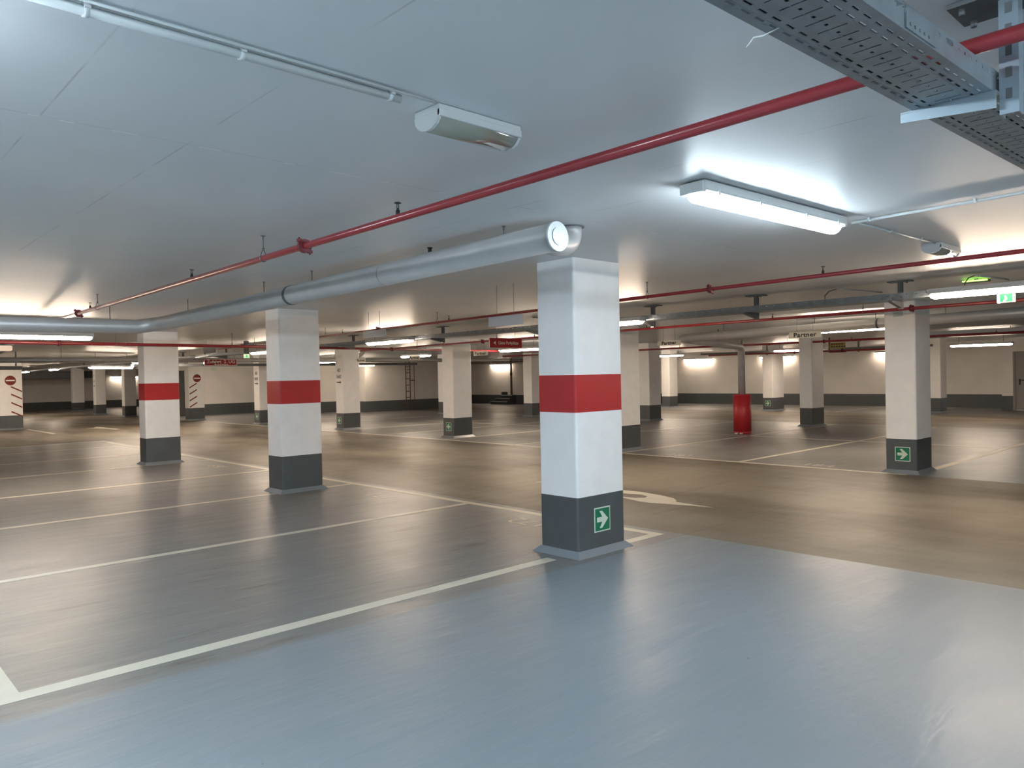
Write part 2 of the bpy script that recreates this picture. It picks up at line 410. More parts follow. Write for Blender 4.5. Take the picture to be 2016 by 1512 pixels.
def fnum(txt, x, y, right, up, label):
    b = B(); b.bm.free(); b.bm = text_bm(txt, 0.34, ext=0.0005, narrow=0.95, spacing=1.1)
    bmesh.ops.transform(b.bm, matrix=face_matrix((x, y, 0.0012), right, up), verts=b.bm.verts)
    plabel(b.make('bay_number', 'line', floor), label)
fnum('172', 5.43, 5.55, (0, 1, 0), (-1, 0, 0), 'painted bay number 172')
fnum('171', 5.43, 8.25, (0, 1, 0), (-1, 0, 0), 'painted bay number 171')
fnum('170', 5.43, 10.75, (0, 1, 0), (-1, 0, 0), 'painted bay number 170')
fnum('169', 5.43, 13.45, (0, 1, 0), (-1, 0, 0), 'painted bay number 169')
fnum('184', 11.66, 5.42, (0, -1, 0), (1, 0, 0), 'worn painted bay number across the lane')
fnum('183', 11.66, 8.0, (0, -1, 0), (1, 0, 0), 'worn painted bay number farther along the lane')
# lane arrow: shaft towards -Y with a bulbous curl, and its tail beyond the column
def poly_part(name, pts, label, m='line'):
    b = B(); b.prism(pts, 0.0002, ZL); return plabel(b.make(name, m, floor), label)
b = B()
b.prism([(7.56, 7.60), (7.74, 7.40), (7.72, 6.60), (7.731, 6.14), (7.755, 5.907), (7.693, 5.566), (7.604, 5.311), (7.489, 5.189), (7.40, 5.14), (7.359, 4.62), (7.277, 4.954),
         (7.157, 5.338), (7.154, 5.452), (7.24, 5.751), (7.33, 6.30), (7.37, 6.30), (7.312, 5.808), (7.334, 5.679), (7.42, 5.592), (7.532, 5.638), (7.576, 5.771), (7.53, 5.98), (7.55, 6.60), (7.60, 7.20)], 0.0002, ZL)
plabel(b.make('direction_arrow', 'line', floor), 'cream arrow painted on the lane behind the nearest column')
b = B().prism([(7.18, 29.0), (7.45, 29.2), (7.74, 29.9), (7.78, 29.2), (7.70, 28.4), (7.80, 27.4), (7.62, 27.4), (7.55, 28.4)], 0.0002, ZL)
plabel(b.make('direction_arrow', 'line', floor), 'small arrow painted far down the lane at left')

# ---------------------------------------------------------------- columns
def column(x, y, sx, sy, label, red=False, cove=True, notch=None):
    t = thing('column', label, 'column', (x+sx/2, y+sy/2, 0), 0, 'concrete columns' if not red else 'columns with a red band')
    bv = 0.022
    x1, y1 = x+sx, y+sy
    if red:
        B().vbox(x, y, BB, x1, y1, 1.19, bv).vbox(x, y, 1.50, x1, y1, H, bv).make('shaft', 'white', t)
        plabel(B().vbox(x-0.001, y-0.001, 1.19, x1+0.001, y1+0.001, 1.50, bv).make('red_band', 'red', t), 'red painted band')
    else:
        B().vbox(x, y, BB, x1, y1, H, bv).make('shaft', 'white', t)
    plabel(B().vbox(x-0.001, y-0.001, 0.03, x1+0.001, y1+0.001, BB, bv).make('painted_base', 'grey', t), 'dark grey painted base')
    # sloped epoxy cove at the foot
    if cove:
        e = 0.055; c = B(); r = c.bm
        o = [r.verts.new(v) for v in ((x-e, y-e, 0), (x1+e, y-e, 0), (x1+e, y1+e, 0), (x-e, y1+e, 0))]
        i = [r.verts.new(v) for v in ((x-.002, y-.002, 0.05), (x1+.002, y-.002, 0.05), (x1+.002, y1+.002, 0.05), (x-.002, y1+.002, 0.05))]
        for k in range(4): r.faces.new((o[k], o[(k+1) % 4], i[(k+1) % 4], i[k]))
        r.faces.new(i); r.faces.new(o[::-1])
        c.make('floor_cove', 'cove', t)
    return t
cA = column(5.02, 30.95, 0.68, 0.43, 'pale column with a no-entry disc and bars sloping down right, at the left edge')
column(11.40, 48.6, 0.60, 0.43, 'smallest plain column far back, left of the lettered column by the far wall')
cC = column(10.83, 41.9, 0.48, 0.43, 'far column with small black lettering under the long bright lamp')
column(10.84, 37.3, 0.50, 0.43, 'plain far column just left of the third red-banded column')
cE = column(11.24, 30.6, 0.62, 0.43, 'column with a no-entry disc and bars sloping up right, under the red hanging sign')
cF = column(11.70, 25.3, 0.60, 0.43, 'lettered column mostly hidden behind the second red-banded column')
cG = column(11.84, 19.95, 0.58, 0.43, 'column with AUS FAHRT lettering beside the bright tray lamp')
cH = column(11.79, 14.67, 0.60, 0.43, 'column with a left-pointing green sign, left of the nearest column')
column(19.39, 24.70, 0.60, 0.43, 'plain column half hidden behind the one with the left-pointing green sign')
column(19.60, 19.80, 0.62, 0.45, 'plain column directly left of the nearest column, farther back')
column(11.60, 9.27, 0.60, 0.43, 'plain column peeping out just right of the nearest column')
column(19.57, 14.50, 0.60, 0.43, 'plain column second to the right behind the nearest column')
column(27.35, 19.20, 0.60, 0.43, 'plain column third to the right behind the nearest column, by the far wall')
cN = column(26.62, 14.06, 0.85, 0.42, 'far column with a small green sign, left of the slim plain column')
column(19.53, 9.20, 0.68, 0.36, 'plain column between the red bollard and the big right column')
column(27.35, 8.55, 0.60, 0.40, 'sliver of a plain column seen right behind the big right column')
cR = column(11.46, 3.90, 0.60, 0.42, 'big cream column at right with a green right-arrow sign')
c1 = column(4.62, 4.16, 0.60, 0.43, 'nearest column, white with a red band, in the centre foreground', red=True)
c2 = column(4.66, 9.45, 0.60, 0.40, 'second red-banded column, under the clamp of the grey pipe', red=True)
c3 = column(4.63, 14.75, 0.62, 0.36, 'third red-banded column, where the thin red pipe crosses at left', red=True)

# markings on columns (painted on: parts)
def bars(col, x0, w, zs, dz, y, label):
    for z in zs:
        pts = [(x0, z), (x0+w, z+dz), (x0+w, z+dz+0.05), (x0, z+0.05)]
        b = B(); b.prism(pts, 0, 0.002); b.frame(face_matrix((0, y, 0), (1, 0, 0), (0, 0, 1))); plabel(b.make('painted_bar', 'dirtred', col), label)
def disc(col, x, z, r, y):
    p = B().cyl((x, y-0.002, z), (x, y, z), r, seg=40).make('no_entry_disc', 'dirtred', col)
    B().box(x-r*0.8, y-0.004, z-0.022, x+r*0.8, y-0.002, z+0.022).make('white_bar', 'letterwhite', p)
disc(cE, 11.24+0.335, 1.67, 0.155, 30.599)
bars(cE, 11.27, 0.29, (1.27, 1.02, 0.755, 0.505), 0.175, 30.599, 'brick-red bar sloping up to the right')
disc(cA, 5.02+0.33, 1.70, 0.165, 30.949)
bars(cA, 5.36, 0.32, (1.46, 1.20, 0.91, 0.60), -0.17, 30.949, 'brick-red bar sloping down to the right')
def lettering(col, x, yc, z, s, aus=True):
    if aus:
        put_text('lettering', 'AUS', 0.155*s, (x-0.002, yc, z+0.0), (0, -1, 0), (0, 0, 1), 'ink', col, narrow=0.62)
        put_text('lettering', 'FAHRT', 0.155*s, (x-0.002, yc, z-0.20*s), (0, -1, 0), (0, 0, 1), 'ink', col, narrow=0.62)
    flat('painted_arrow', [(-.13, -.014), (.05, -.014), (.05, -.05), (.13, 0), (.05, .05), (.05, .014), (-.13, .014)], 0.002, (x-0.0025, yc, z-0.36*s), (0, -1, 0), (0, 0, 1), 'ink', col)
lettering(cG, 11.838, 20.17, 1.78, 1.0)
lettering(cF, 11.698, 25.5, 1.78, 1.0)
put_text('lettering', 'P', 0.17, (10.828, 42.1, 1.93), (0, -1, 0), (0, 0, 1), 'ink', cC, narrow=0.8)
put_text('lettering', 'AUS', 0.15, (10.828, 42.1, 1.66), (0, -1, 0), (0, 0, 1), 'ink', cC, narrow=0.6)
flat('painted_arrow', [(-.13, -.014), (.05, -.014), (.05, -.05), (.13, 0), (.05, .05), (.05, .014), (-.13, .014)], 0.002, (10.8275, 42.1, 1.44), (0, -1, 0), (0, 0, 1), 'ink', cC)

# green escape-route signs fixed low on the columns
def green_sign(origin, right, ang, label, s=0.205):
    t = thing('escape_route_sign', label, 'sign', origin, 0, 'small green arrow signs low on columns')
    r, u = Vector(right), Vector((0, 0, 1)); n = r.cross(u); o = Vector(origin)
    h = s/2
    flat('border', [(-h, -h), (h, -h), (h, h), (-h, h)], 0.003, o, right, (0, 0, 1), 'lumi', t)
    k = h*0.90
    flat('panel', [(-k, -k), (k, -k), (k, k), (-k, k)], 0.001, o + n*0.003, right, (0, 0, 1), 'green', t)
    flat('arrow', arrow(s*0.70, ang), 0.001, o + n*0.004, right, (0, 0, 1), 'lumi', t)
    return t
green_sign((4.92, 4.159, 0.28), (1, 0, 0), 0, 'green right-arrow sign low on the nearest column')
green_sign((11.459, 4.09, 0.275), (0, -1, 0), 0, 'green right-arrow sign low on the big right column')
green_sign((11.789, 14.88, 0.275), (0, -1, 0), PI, 'green left-arrow sign left of the nearest column')
green_sign((11.839, 20.20, 0.275), (0, -1, 0), PI, 'green left-arrow sign below the AUS FAHRT lettering')
green_sign((11.699, 25.52, 0.275), (0, -1, 0), -PI/2, 'green arrow sign beside the second red-banded column')
green_sign((26.619, 14.27, 0.28), (0, -1, 0), 0, 'tiny green right-arrow sign on the far column right of the red bollard')
# small socket box high on the right column
t = thing('junction_box', 'small grey junction box high on the big right column', 'junction box', (11.44, 4.13, 2.27))
B().box(11.43, 4.06, 2.24, 11.458, 4.18, 2.31, bev=0.004).make('box', 'plastic', t)
B().cyl((11.435, 4.12, 2.31), (11.435, 4.12, 2.45), 0.004, seg=8).make('cable', 'rod', t)

# ---------------------------------------------------------------- red sprinkler pipes
def on(p, q, y):
    k = (y-p[1])/(q[1]-p[1]); return Vector(p).lerp(Vector(q), k)
def sprinkler(parent, pt, r, h=0.05, down=False):
    sg = -1 if down else 1
    b = B().cyl((pt.x, pt.y, pt.z), (pt.x, pt.y, pt.z+sg*(r+0.018)), 0.011, seg=10)
    b.cyl((pt.x, pt.y, pt.z+sg*(r+0.018)), (pt.x, pt.y, pt.z+sg*(r+0.03)), 0.009, 0.006, seg=10)
    b.cyl((pt.x-0.007, pt.y, pt.z+sg*(r+0.03)), (pt.x-0.004, pt.y, pt.z+sg*(r+0.055)), 0.0022, seg=6)
    b.cyl((pt.x+0.007, pt.y, pt.z+sg*(r+0.03)), (pt.x+0.004, pt.y, pt.z+sg*(r+0.055)), 0.0022, seg=6)
    hd = b.make('sprinkler_head', 'brass', parent)
    B().cyl((pt.x, pt.y, pt.z+sg*(r+0.055)), (pt.x, pt.y, pt.z+sg*(r+0.059)), 0.019, 0.015, seg=16).make('deflector', 'brass', hd)
def pear_hanger(parent, pt, r, axis):
    """loop hanger round the pipe with a threaded rod to the ceiling"""
    b = B(); seg = 20
    ax = Vector(axis).normalized(); sd = ax.cross(Vector((0, 0, 1))).normalized()
    loop = [pt + sd*math.sin(a)*(r+0.003) - Vector((0, 0, 1))*math.cos(a)*(r+0.003) for a in [(-0.72+1.44*k/seg)*PI for k in range(seg+1)]]
    loop = [pt + Vector((0, 0, r+0.038)) - sd*0.004] + loop + [pt + Vector((0, 0, r+0.038)) + sd*0.004]
    b.tube(loop, 0.003, seg=6)
    b.cyl(pt+Vector((0, 0, r+0.028)), pt+Vector((0, 0, r+0.046)), 0.008, seg=6)
    b.cyl(pt+Vector((0, 0, r+0.04)), (pt.x, pt.y, H), 0.0045, seg=8)
    b.cyl((pt.x, pt.y, H-0.004), (pt.x, pt.y, H), 0.014, seg=10)
    b.make('hanger', 'rod', parent)
def coupling(parent, pt, axis, r, tag_=None):
    ax = Vector(axis).normalized(); sd = ax.cross(Vector((0, 0, 1))).normalized()
    b = B().cyl(pt-ax*0.024, pt+ax*0.024, r+0.016, seg=20).cyl(pt-ax*0.016, pt+ax*0.016, r+0.021, seg=20)
    for s_ in (1, -1):
        e = pt + (sd*0.72 + Vector((0, 0, -0.69)))*s_*(r+0.026)
        b.box(e.x-0.014, e.y-0.014, e.z-0.009, e.x+0.014, e.y+0.014, e.z+0.009, bev=0.003)
        b.cyl(e-Vector((0, 0, 0.018)), e+Vector((0, 0, 0.018)), 0.0055, seg=6)
    b.make('coupling', 'dredpipe', parent)
def red_pipe(p, q, r, label, hang=(), heads=(), coup=(), alongx=False):
    p, q = Vector(p), Vector(q)
    t = thing('sprinkler_pipe', label, 'pipe', ((p+q)/2)[:], 0, 'red sprinkler pipes')
    B().cyl(p, q, r, seg=24).make('pipe', 'pipe', t)
    i = 0 if alongx else 1
    at = lambda v: p.lerp(q, (v-p[i])/(q[i]-p[i]))
    for v in hang: pear_hanger(t, at(v), r, q-p)
    for v in heads: sprinkler(t, at(v), r)
    for v in coup: coupling(t, at(v), q-p, r)
    return t
red_pipe((2.05, -6.0, 2.30), (2.44, 13.9, 2.322), 0.0205, 'long red sprinkler pipe nearest overhead, passing above the big cable tray', hang=(-2.2, 4.78, 8.9, 13.0), heads=(-0.6, 3.19, 6.1, 9.2, 12.3), coup=(1.9-4, 4.2, 9.72))
red_pipe((5.86, -4.0, 2.30), (7.62, 19.0, 2.315), 0.0175, 'red pipe crossing in front of the far cable tray, high behind the nearest column', hang=(-1.5, 4.85, 8.85, 12.6, 16.2), heads=(2.9, 5.95, 8.55, 11.9, 15.0), coup=(4.05, 10.6, 16.9))
red_pipe((10.15, -4.0, 2.27), (11.25, 18.0, 2.275), 0.021, 'glossy red pipe just beyond the far cable tray, in front of the big right column', hang=(0.6, 4.25, 8.6, 12.1, 15.2), heads=(5.6, 4.7+3.3, 10.9, 14.1), coup=(3.62, 12.6))
red_pipe((19.9, -2.0, 2.245), (19.3, 21.0, 2.245), 0.028, 'red pipe beyond the white hanging signs, meeting the back of the big right column', hang=(3.0, 6.4, 9.9, 13.3, 16.8), heads=(5.0, 8.2, 11.6, 15.0), coup=(8.9, 18.3))
red_pipe((-4.0, 13.62, 2.205), (18.0, 16.12, 2.205), 0.028, 'red pipe running left to right across the third red-banded column', alongx=True, hang=(-1.0, 4.1, 6.3, 9.9, 13.0), heads=(1.2,), coup=(10.4, 3.2))
red_pipe((25.2, 8.5, 2.12), (24.9, 15.7, 2.12), 0.03, 'short low red pipe under the far tray, near the column with a tiny green sign', hang=(9.2, 14.6), coup=(12.4,))
# dropped pipe with a valve at the far right tray
t = thing('valve_pipe', 'dark drop pipe with a small valve beside the yellow hanging sign', 'pipe', (22.6, 9.9, 2.0))
B().tube([(22.6, 10.1, 2.46), (22.6, 10.1, 2.03), (22.6, 9.60, 2.03)], 0.022, seg=12).make('pipe', 'dredpipe', t)
B().cyl((22.6, 9.72, 2.03), (22.6, 9.72, 2.11), 0.03, seg=12).cyl((22.6, 9.72, 2.11), (22.6, 9.72, 2.12), 0.05, seg=16).make('valve', 'black', t)

# ---------------------------------------------------------------- aluminium clad drain pipes
def drod(parent, x, y, z, r, axis=(0, 1, 0)):
    pt = Vector((x, y, z)); ax = Vector(axis).normalized(); sd = ax.cross(Vector((0, 0, 1))).normalized()
    b = B().cyl((x, y, z+r-0.01), (x, y, H), 0.005, seg=8).cyl((x, y, H-0.004), (x, y, H), 0.013, seg=10)
    b.make('hanger', 'rod', parent)
def band(parent, p, q, r, m='dsteel'): B().cyl(p, q, r, seg=36).make('clamp_band', m, parent)
t = thing('drain_pipe', 'thick aluminium-clad pipe from the nearest column to the bend at the third column', 'pipe', (3.31, 6.5, 2.29), 0, 'aluminium-clad drain pipes')
R0 = 0.086
za = lambda y: 2.325 - (y-3.1)*0.0129
B().tube([(3.31, 3.12, za(3.12)), (3.31, 9.72, za(9.72)), (3.29, 9.87, za(9.87)), (3.22, 9.98, za(9.98)-.005), (3.08, 10.04, 2.205), (-6.0, 10.22, 2.16)], R0, seg=40).make('pipe', 'duct', t)
plabel(B().cyl((3.31, 3.12, za(3.12)), (3.31, 3.095, za(3.1)), R0+0.003, seg=40).cyl((3.31, 3.095, za(3.1)), (3.31, 3.088, za(3.1)), R0*0.62, seg=36).make('end_cap', 'disc', t), 'bright round end cap')
# branch that turns up into the slab
el = []
cx, cz = 3.60, 2.40
el = [(3.33, 3.25, 2.322), (3.53, 3.30, 2.325)]
for k in range(1, 8):
    a = k/7*PI/2; el.append((3.53+0.15*math.sin(a), 3.30+0.03*math.sin(a), 2.325+0.10*(1-math.cos(a))))
el.append((3.68, 3.33, H-0.001))
plabel(B().tube(el, 0.072, seg=32).make('riser_elbow', 'duct', t), 'elbow turning up into the ceiling')
B().cyl((3.68, 3.33, H-0.006), (3.68, 3.33, H), 0.088, seg=32).make('ceiling_collar', 'dsteel', t)
for y in (3.32+0.25, 6.06, 7.0, 8.97): drod(t, 3.31, y, za(y), R0)
drod(t, 2.78, 10.06, 2.20, R0); drod(t, 0.2, 10.1, 2.19, R0)
band(t, (3.31, 6.42, za(6.42)), (3.31, 6.46, za(6.46)), R0+0.004)
band(t, (3.31, 4.9, za(4.9)), (3.31, 4.915, za(4.915)), R0+0.0015, 'duct')
B().cyl((3.31, 4.35, za(4.35)+R0), (3.31, 4.35, za(4.35)+R0+0.03), 0.014, seg=10).cyl((3.31, 4.35, za(4.35)+R0+0.03), (3.31, 4.35, za(4.35)+R0+0.035), 0.02, seg=12).make('vent_plug', 'black', t)
t = thing('drain_pipe', 'aluminium-clad pipe sloping behind the big right column', 'pipe', (13.1, 3, 2.25), 0, 'aluminium-clad drain pipes')
B().tube([(12.95, -4.0, 2.38), (13.1, 8.75, 2.195), (13.25, 8.95, 2.19), (13.45, 9.02, 2.188)], 0.082, seg=32).make('pipe', 'duct', t)
for y in (1.2, 4.0, 6.1, 7.9): drod(t, 13.07, y, 2.25, 0.06)
band(t, (13.05, 5.0, 2.249), (13.05, 5.03, 2.249), 0.086, 'dsteel')
t = thing('bollard_pipe', 'light clad pipe crossing right and dropping into the red bollard', 'pipe', (16.72, 9.64, 0), 0, 'aluminium-clad drain pipes')
B().tube([(13.55, 9.0, 2.183), (16.55, 9.60, 2.105), (16.66, 9.625, 2.08), (16.72, 9.64, 2.02), (16.72, 9.64, 0.948)], 0.085, seg=28).make('pipe', 'duct', t)
B().cyl((16.76, 9.65, 2.1), (16.76, 9.65, H), 0.02, seg=10).make('hanger', 'rod', t)
B().cyl((15.2, 9.33, 2.2), (15.2, 9.33, H), 0.012, seg=8).make('hanger', 'rod', t)
t = thing('bollard', 'red padded round bollard sleeve around the dropping pipe', 'bollard', (16.72, 9.64, 0))
B().cyl((16.72, 9.64, 0.0), (16.72, 9.64, 0.05), 0.203, 0.208, seg=40).cyl((16.72, 9.64, 0.05), (16.72, 9.64, 0.92), 0.208, 0.212, seg=40).cyl((16.72, 9.64, 0.92), (16.72, 9.64, 0.945), 0.212, 0.19, seg=40).make('sleeve', 'redwrap', t)
B().box(16.38, 9.60, 0, 16.46, 9.66, 0.03, bev=0.008).make('floor_clip', 'clip', t)
B().box(16.42, 9.50, 0, 16.5, 9.55, 0.025, bev=0.008).make('floor_clip', 'clip', t)
t = thing('drain_pipe', 'long clad pipe running left to right across the far background', 'pipe', (10, 24, 2.2), 0, 'aluminium-clad drain pipes')
B().tube([(-6, 22.3, 2.155), (21.0, 22.5, 2.15)], 0.070, seg=28).make('pipe', 'duct', t)
B().tube([(13.7, 22.4, 2.18), (13.9, 22.2, 2.34), (13.95, 22.1, H)], 0.065, seg=20).make('riser_elbow', 'duct', t)
for x in (1.0, 5.0, 9.6, 13.0, 17.0): drod(t, x, 22.37, 2.155, 0.065, (1, 0, 0))
t = thing('drain_pipe', 'short clad pipe bending up at the left edge, below the long lamp', 'pipe', (2.8, 19, 2.2), 0, 'aluminium-clad drain pipes')
B().tube([(-5, 19.35, 2.18), (2.7, 19.4, 2.18), (3.0, 19.35, 2.21), (3.15, 19.15, 2.28), (3.25, 18.9, 2.36), (3.28, 18.8, H)], 0.085, seg=24).make('pipe', 'duct', t)
drod(t, 1.2, 19.38, 2.2, 0.07)
t = thing('air_duct', 'flat pale ventilation duct under the ceiling at far right', 'duct', (21, 4, 2.3))
B().box(20.6, -3, 2.25, 21.1, 7.6, 2.40, bev=0.01).make('casing', 'plastic', t)
for y in (5.0, 2.0): B().cyl((20.85, y, 2.4), (20.85, y, H), 0.01, seg=8).make('hanger', 'rod', t)
t = thing('air_duct', 'dark rectangular duct hanging in front of the farthest left wall', 'duct', (8, 49.6, 2.2))
B().box(4.0, 49.3, 1.90, 13.2, 50.0, 2.30, bev=0.02).make('casing', 'dsteel', t)
for x in (6, 11): B().cyl((x, 49.6, 2.3), (x, 49.6, H), 0.012, seg=8).make('hanger', 'rod', t)

# ---------------------------------------------------------------- cable trays
def cellstrip(b, u0, u1, v0, v1, slots, put):
    """strip u0..u1 x v0..v1 with rectangular openings (ua, ub, va, vb)"""
    u = u0
    for ua, ub, va, vb in slots:
        if ua > u: put(b, u, ua, v0, v1)
        put(b, ua, ub, v0, va); put(b, ua, ub, vb, v1); u = ub
    if u < u1: put(b, u, u1, v0, v1)
def near_tray():
    """perforated tray running along +X; local: u along, v across, origin at its near edge"""
    O = Vector((1.246, 0.612, 2.213)); ang = math.radians(-2.0)
    Mx = Matrix.Translation(O) @ Matrix.Rotation(ang, 4, 'Z')
    t = thing('cable_tray', 'big perforated galvanised cable tray at the top right, nearest the camera', 'cable tray', O[:], ang, 'galvanised cable trays')
    U0, U1, W, Ht = -2.6, 7.0, 0.193, 0.058
    P = 0.0535
    def put(b, a, c, v0, v1):
        if c-a > 1e-6 and v1-v0 > 1e-6: b.quad((a, v0, 0), (c, v0, 0), (c, v1, 0), (a, v1, 0))
    b = B()
    def row(v0, v1, kind, ph):
        sl = []; u = -0.9 + ph
        while u < 3.2:
            if kind == 'long': sl.append((u, u+0.030, v0+0.003, v1-0.003))
            elif kind == 'cross': sl.append((u, u+0.0045, v0, v1-0.0))
            elif kind == 'dot': sl.append((u+0.02, u+0.029, v0, v1))
            u += P
        if kind == 'solid': sl = []
        cellstrip(b, U0, U1, v0, v1, sl, put)
    bands = [(0, .016, 'solid', 0), (.016, .028, 'long', 0.0), (.028, .038, 'solid', 0), (.038, .050, 'long', 0.026), (.050, .062, 'solid', 0),
             (.062, .090, 'cross', 0.01), (.090, .098, 'crossdot', 0), (.098, .126, 'cross', 0.01), (.126, .140, 'solid', 0),
             (.140, .152, 'long', 0.026), (.152, .162, 'solid', 0), (.162, .174, 'long', 0.0), (.174, W, 'solid', 0)]
    for v0, v1, k, ph in bands:
        if k == 'crossdot':
            sl = []; u = -0.89
            while u < 3.2:
                sl.append((u, u+0.0045, v0, v1)); sl.append((u+0.024, u+0.034, v0+.0005, v1-.0005)); u += P
            cellstrip(b, U0, U1, v0, v1, sl, put)
        else: row(v0, v1, k, ph)
    def puts(vv):
        def f(b, a, c, z0, z1):
            if c-a > 1e-6 and z1-z0 > 1e-6: b.quad((a, vv, z0), (c, vv, z0), (c, vv, z1), (a, vv, z1))
        return f
    for vv in (0.0, W):
        f = puts(vv)
        cellstrip(b, U0, U1, 0, 0.036, [], f)
        sl = []; u = -0.9
        while u < 3.2: sl.append((u, u+0.009, 0.039, 0.046)); u += 0.040
        cellstrip(b, U0, U1, 0.036, 0.050, sl, f); cellstrip(b, U0, U1, 0.050, Ht, [], f)
        s_ = 1 if vv == 0 else -1
        b.quad((U0, vv, Ht), (U1, vv, Ht), (U1, vv+s_*0.008, Ht-0.001), (U0, vv+s_*0.008, Ht-0.001))
    bmesh.ops.remove_doubles(b.bm, verts=b.bm.verts, dist=1e-5)
    b.frame(Mx); o = b.make('perforated_channel', 'steel', t)
    md = o.modifiers.new('thickness', 'SOLIDIFY'); md.thickness = 0.0015; md.offset = 0
    c = B()
    for k, (v, r) in enumerate(((0.04, 0.007), (0.058, 0.006), (0.075, 0.009), (0.10, 0.007), (0.13, 0.008), (0.155, 0.006))):
        pts = [(U0+0.6*i, v+0.006*math.sin(i*1.3+k), r+0.004) for i in range(17)]
        c.tube(pts, r, seg=8)
    c.frame(Mx); c.make('cables', 'black', t)
    # joint plate with small screws
    j = B().box(0.47, -0.004, 0.004, 0.63, -0.001, 0.052)
    for u in (0.49, 0.515, 0.54, 0.565, 0.59): j.cyl((u, -0.004, 0.016), (u, -0.007, 0.016), 0.004, seg=8)
    j.frame(Mx); j.make('joint_plate', 'steel', t)
    # the hanging bracket: post with slots, top plate and arm
    def br(xp):
        y0 = 0.545 + (xp-2.32)*-0.03
        k = B().box(xp-0.030, y0-0.022, 2.152, xp-0.026, y0+0.022, H-0.012)
        k.box(xp-0.026, y0-0.022, 2.152, xp+0.012, y0-0.0185, H-0.012).box(xp-0.026, y0+0.0185, 2.152, xp+0.012, y0+0.022, H-0.012)
        pst = k.make('post', 'brack', t)
        z = 2.19
        while z < 2.42: B().box(xp-0.0325, y0-0.007, z, xp-0.0302, y0+0.007, z+0.026).make('slot', 'dsteel', pst); z += 0.055
        B().box(xp-0.075, y0-0.16, H-0.012, xp+0.075, y0+0.13, H).cyl((xp-0.05, y0+0.10, H-0.03), (xp-0.05, y0+0.10, H-0.012), 0.008, seg=6).cyl((xp+0.05, y0+0.10, H-0.03), (xp+0.05, y0+0.10, H-0.012), 0.008, seg=6).make('top_plate', 'dsteel', t)
        a = B(); ya, yb = y0+0.022, y0+0.255
        a.bm.free(); a.bm = bmesh.new()
        pl = [(ya, 2.165), (yb, 2.184), (yb, 2.207), (ya, 2.212)]
        for xx in (xp-0.055, xp-0.052):
            pass
        a.prism([(y, z) for y, z in pl], 0, 0.003); a.frame(face_matrix((xp-0.058, 0, 0), (0, 1, 0), (0, 0, 1)))
        a.box(xp-0.058, ya, 2.208, xp-0.020, yb, 2.212)
        a.make('arm', 'brack', t)
        for yy in (yb-0.035, ya+0.03): B().cyl((xp-0.04, yy, 2.194), (xp-0.04, yy, 2.214), 0.008, seg=6).make('bolt', 'black', t)
    br(2.32)
    # loose white cable tie hanging from the tray edge
    tie = B().tube([(1.50, 0.765, 2.212), (1.50, 0.80, 2.207), (1.505, 0.825, 2.213), (1.51, 0.845, 2.20)], 0.0018, seg=6)
    tie.make('cable_tie', 'clip', t)
    return t
near_tray()

def far_tray(x, y0, y1, z, label, posts, detail=0.0, w=0.26, ht=0.068, arm=True):
    t = thing('cable_tray', label, 'cable tray', (x, (y0+y1)/2, z), 0, 'galvanised cable trays')
    b = B()
    def put(b, a, c, z0, z1):
        if c-a > 1e-6 and z1-z0 > 1e-6: b.quad((x, a, z+z0), (x, c, z+z0), (x, c, z+z1), (x, a, z+z1))
    if detail:
        sl = []; y = y0+0.3
        while y < detail: sl.append((y, y+0.016, 0.040, 0.052)); y += 0.10
        cellstrip(b, y0, y1, 0.034, ht, sl, put)
        sl = []; y = y0+0.35
        while y < detail: sl.append((y, y+0.016, 0.014, 0.026)); y += 0.10
        cellstrip(b, y0, y1, 0, 0.034, sl, put)
    else: put(b, y0, y1, 0, ht)
    b.quad((x+w, y0, z), (x+w, y1, z), (x+w, y1, z+ht), (x+w, y0, z+ht))
    b.quad((x, y0, z), (x+w, y0, z), (x+w, y1, z), (x, y1, z))
    o = b.make('perforated_channel', 'steel' if detail else 'dsteel', t)
    md = o.modifiers.new('thickness', 'SOLIDIFY'); md.thickness = 0.002
    for y in posts:
        px = x+w+0.03
        B().box(px-0.025, y-0.022, z-0.085, px+0.025, y+0.022, H-0.012).make('post', 'dsteel', t)
        B().box(px-0.06, y-0.12, H-0.012, px+0.06, y+0.12, H).cyl((px-0.04, y-0.08, H-0.03), (px-0.04, y-0.08, H), 0.01, seg=6).make('top_plate', 'dsteel', t)
        a = B(); a.prism([(px-0.025, z-0.075), (x-0.02, z-0.022), (x-0.02, z-0.004), (px-0.025, z-0.004)], 0, 0.04)
        a.frame(face_matrix((0, y+0.02, 0), (1, 0, 0), (0, 0, 1))); a.make('arm', 'dsteel', t)
    return t
far_tray(8.6, -3.0, 46.0, 2.238, 'long cable tray along the lane, level with the tops of the hanging boards', (-0.2, 3.17, 4.90, 6.5, 8.75, 11.33, 14.5, 17.9, 21.3, 24.6, 28.0, 32.0, 36.0), detail=14.0)
far_tray(25.6, 8.3, 16.5, 2.165, 'dark cable tray far right in front of the end wall', (10.6, 13.9), w=0.3)
t = thing('cable_tray', 'dark cable tray hanging just below the long far clad pipe', 'cable tray', (12, 24.6, 2.05), 0, 'galvanised cable trays')
B().box(7.4, 24.5, 2.02, 17.9, 24.8, 2.10).make('channel', 'dsteel', t)
B().box(2.0, 24.9, 1.96, 4.6, 25.2, 2.06).make('channel', 'dsteel', t)
for x in (2.5, 4.4, 9.6, 12.5, 14.8, 17.6): B().box(x-0.02, 24.64, 2.06, x+0.02, 24.68, H).make('post', 'dsteel', t)

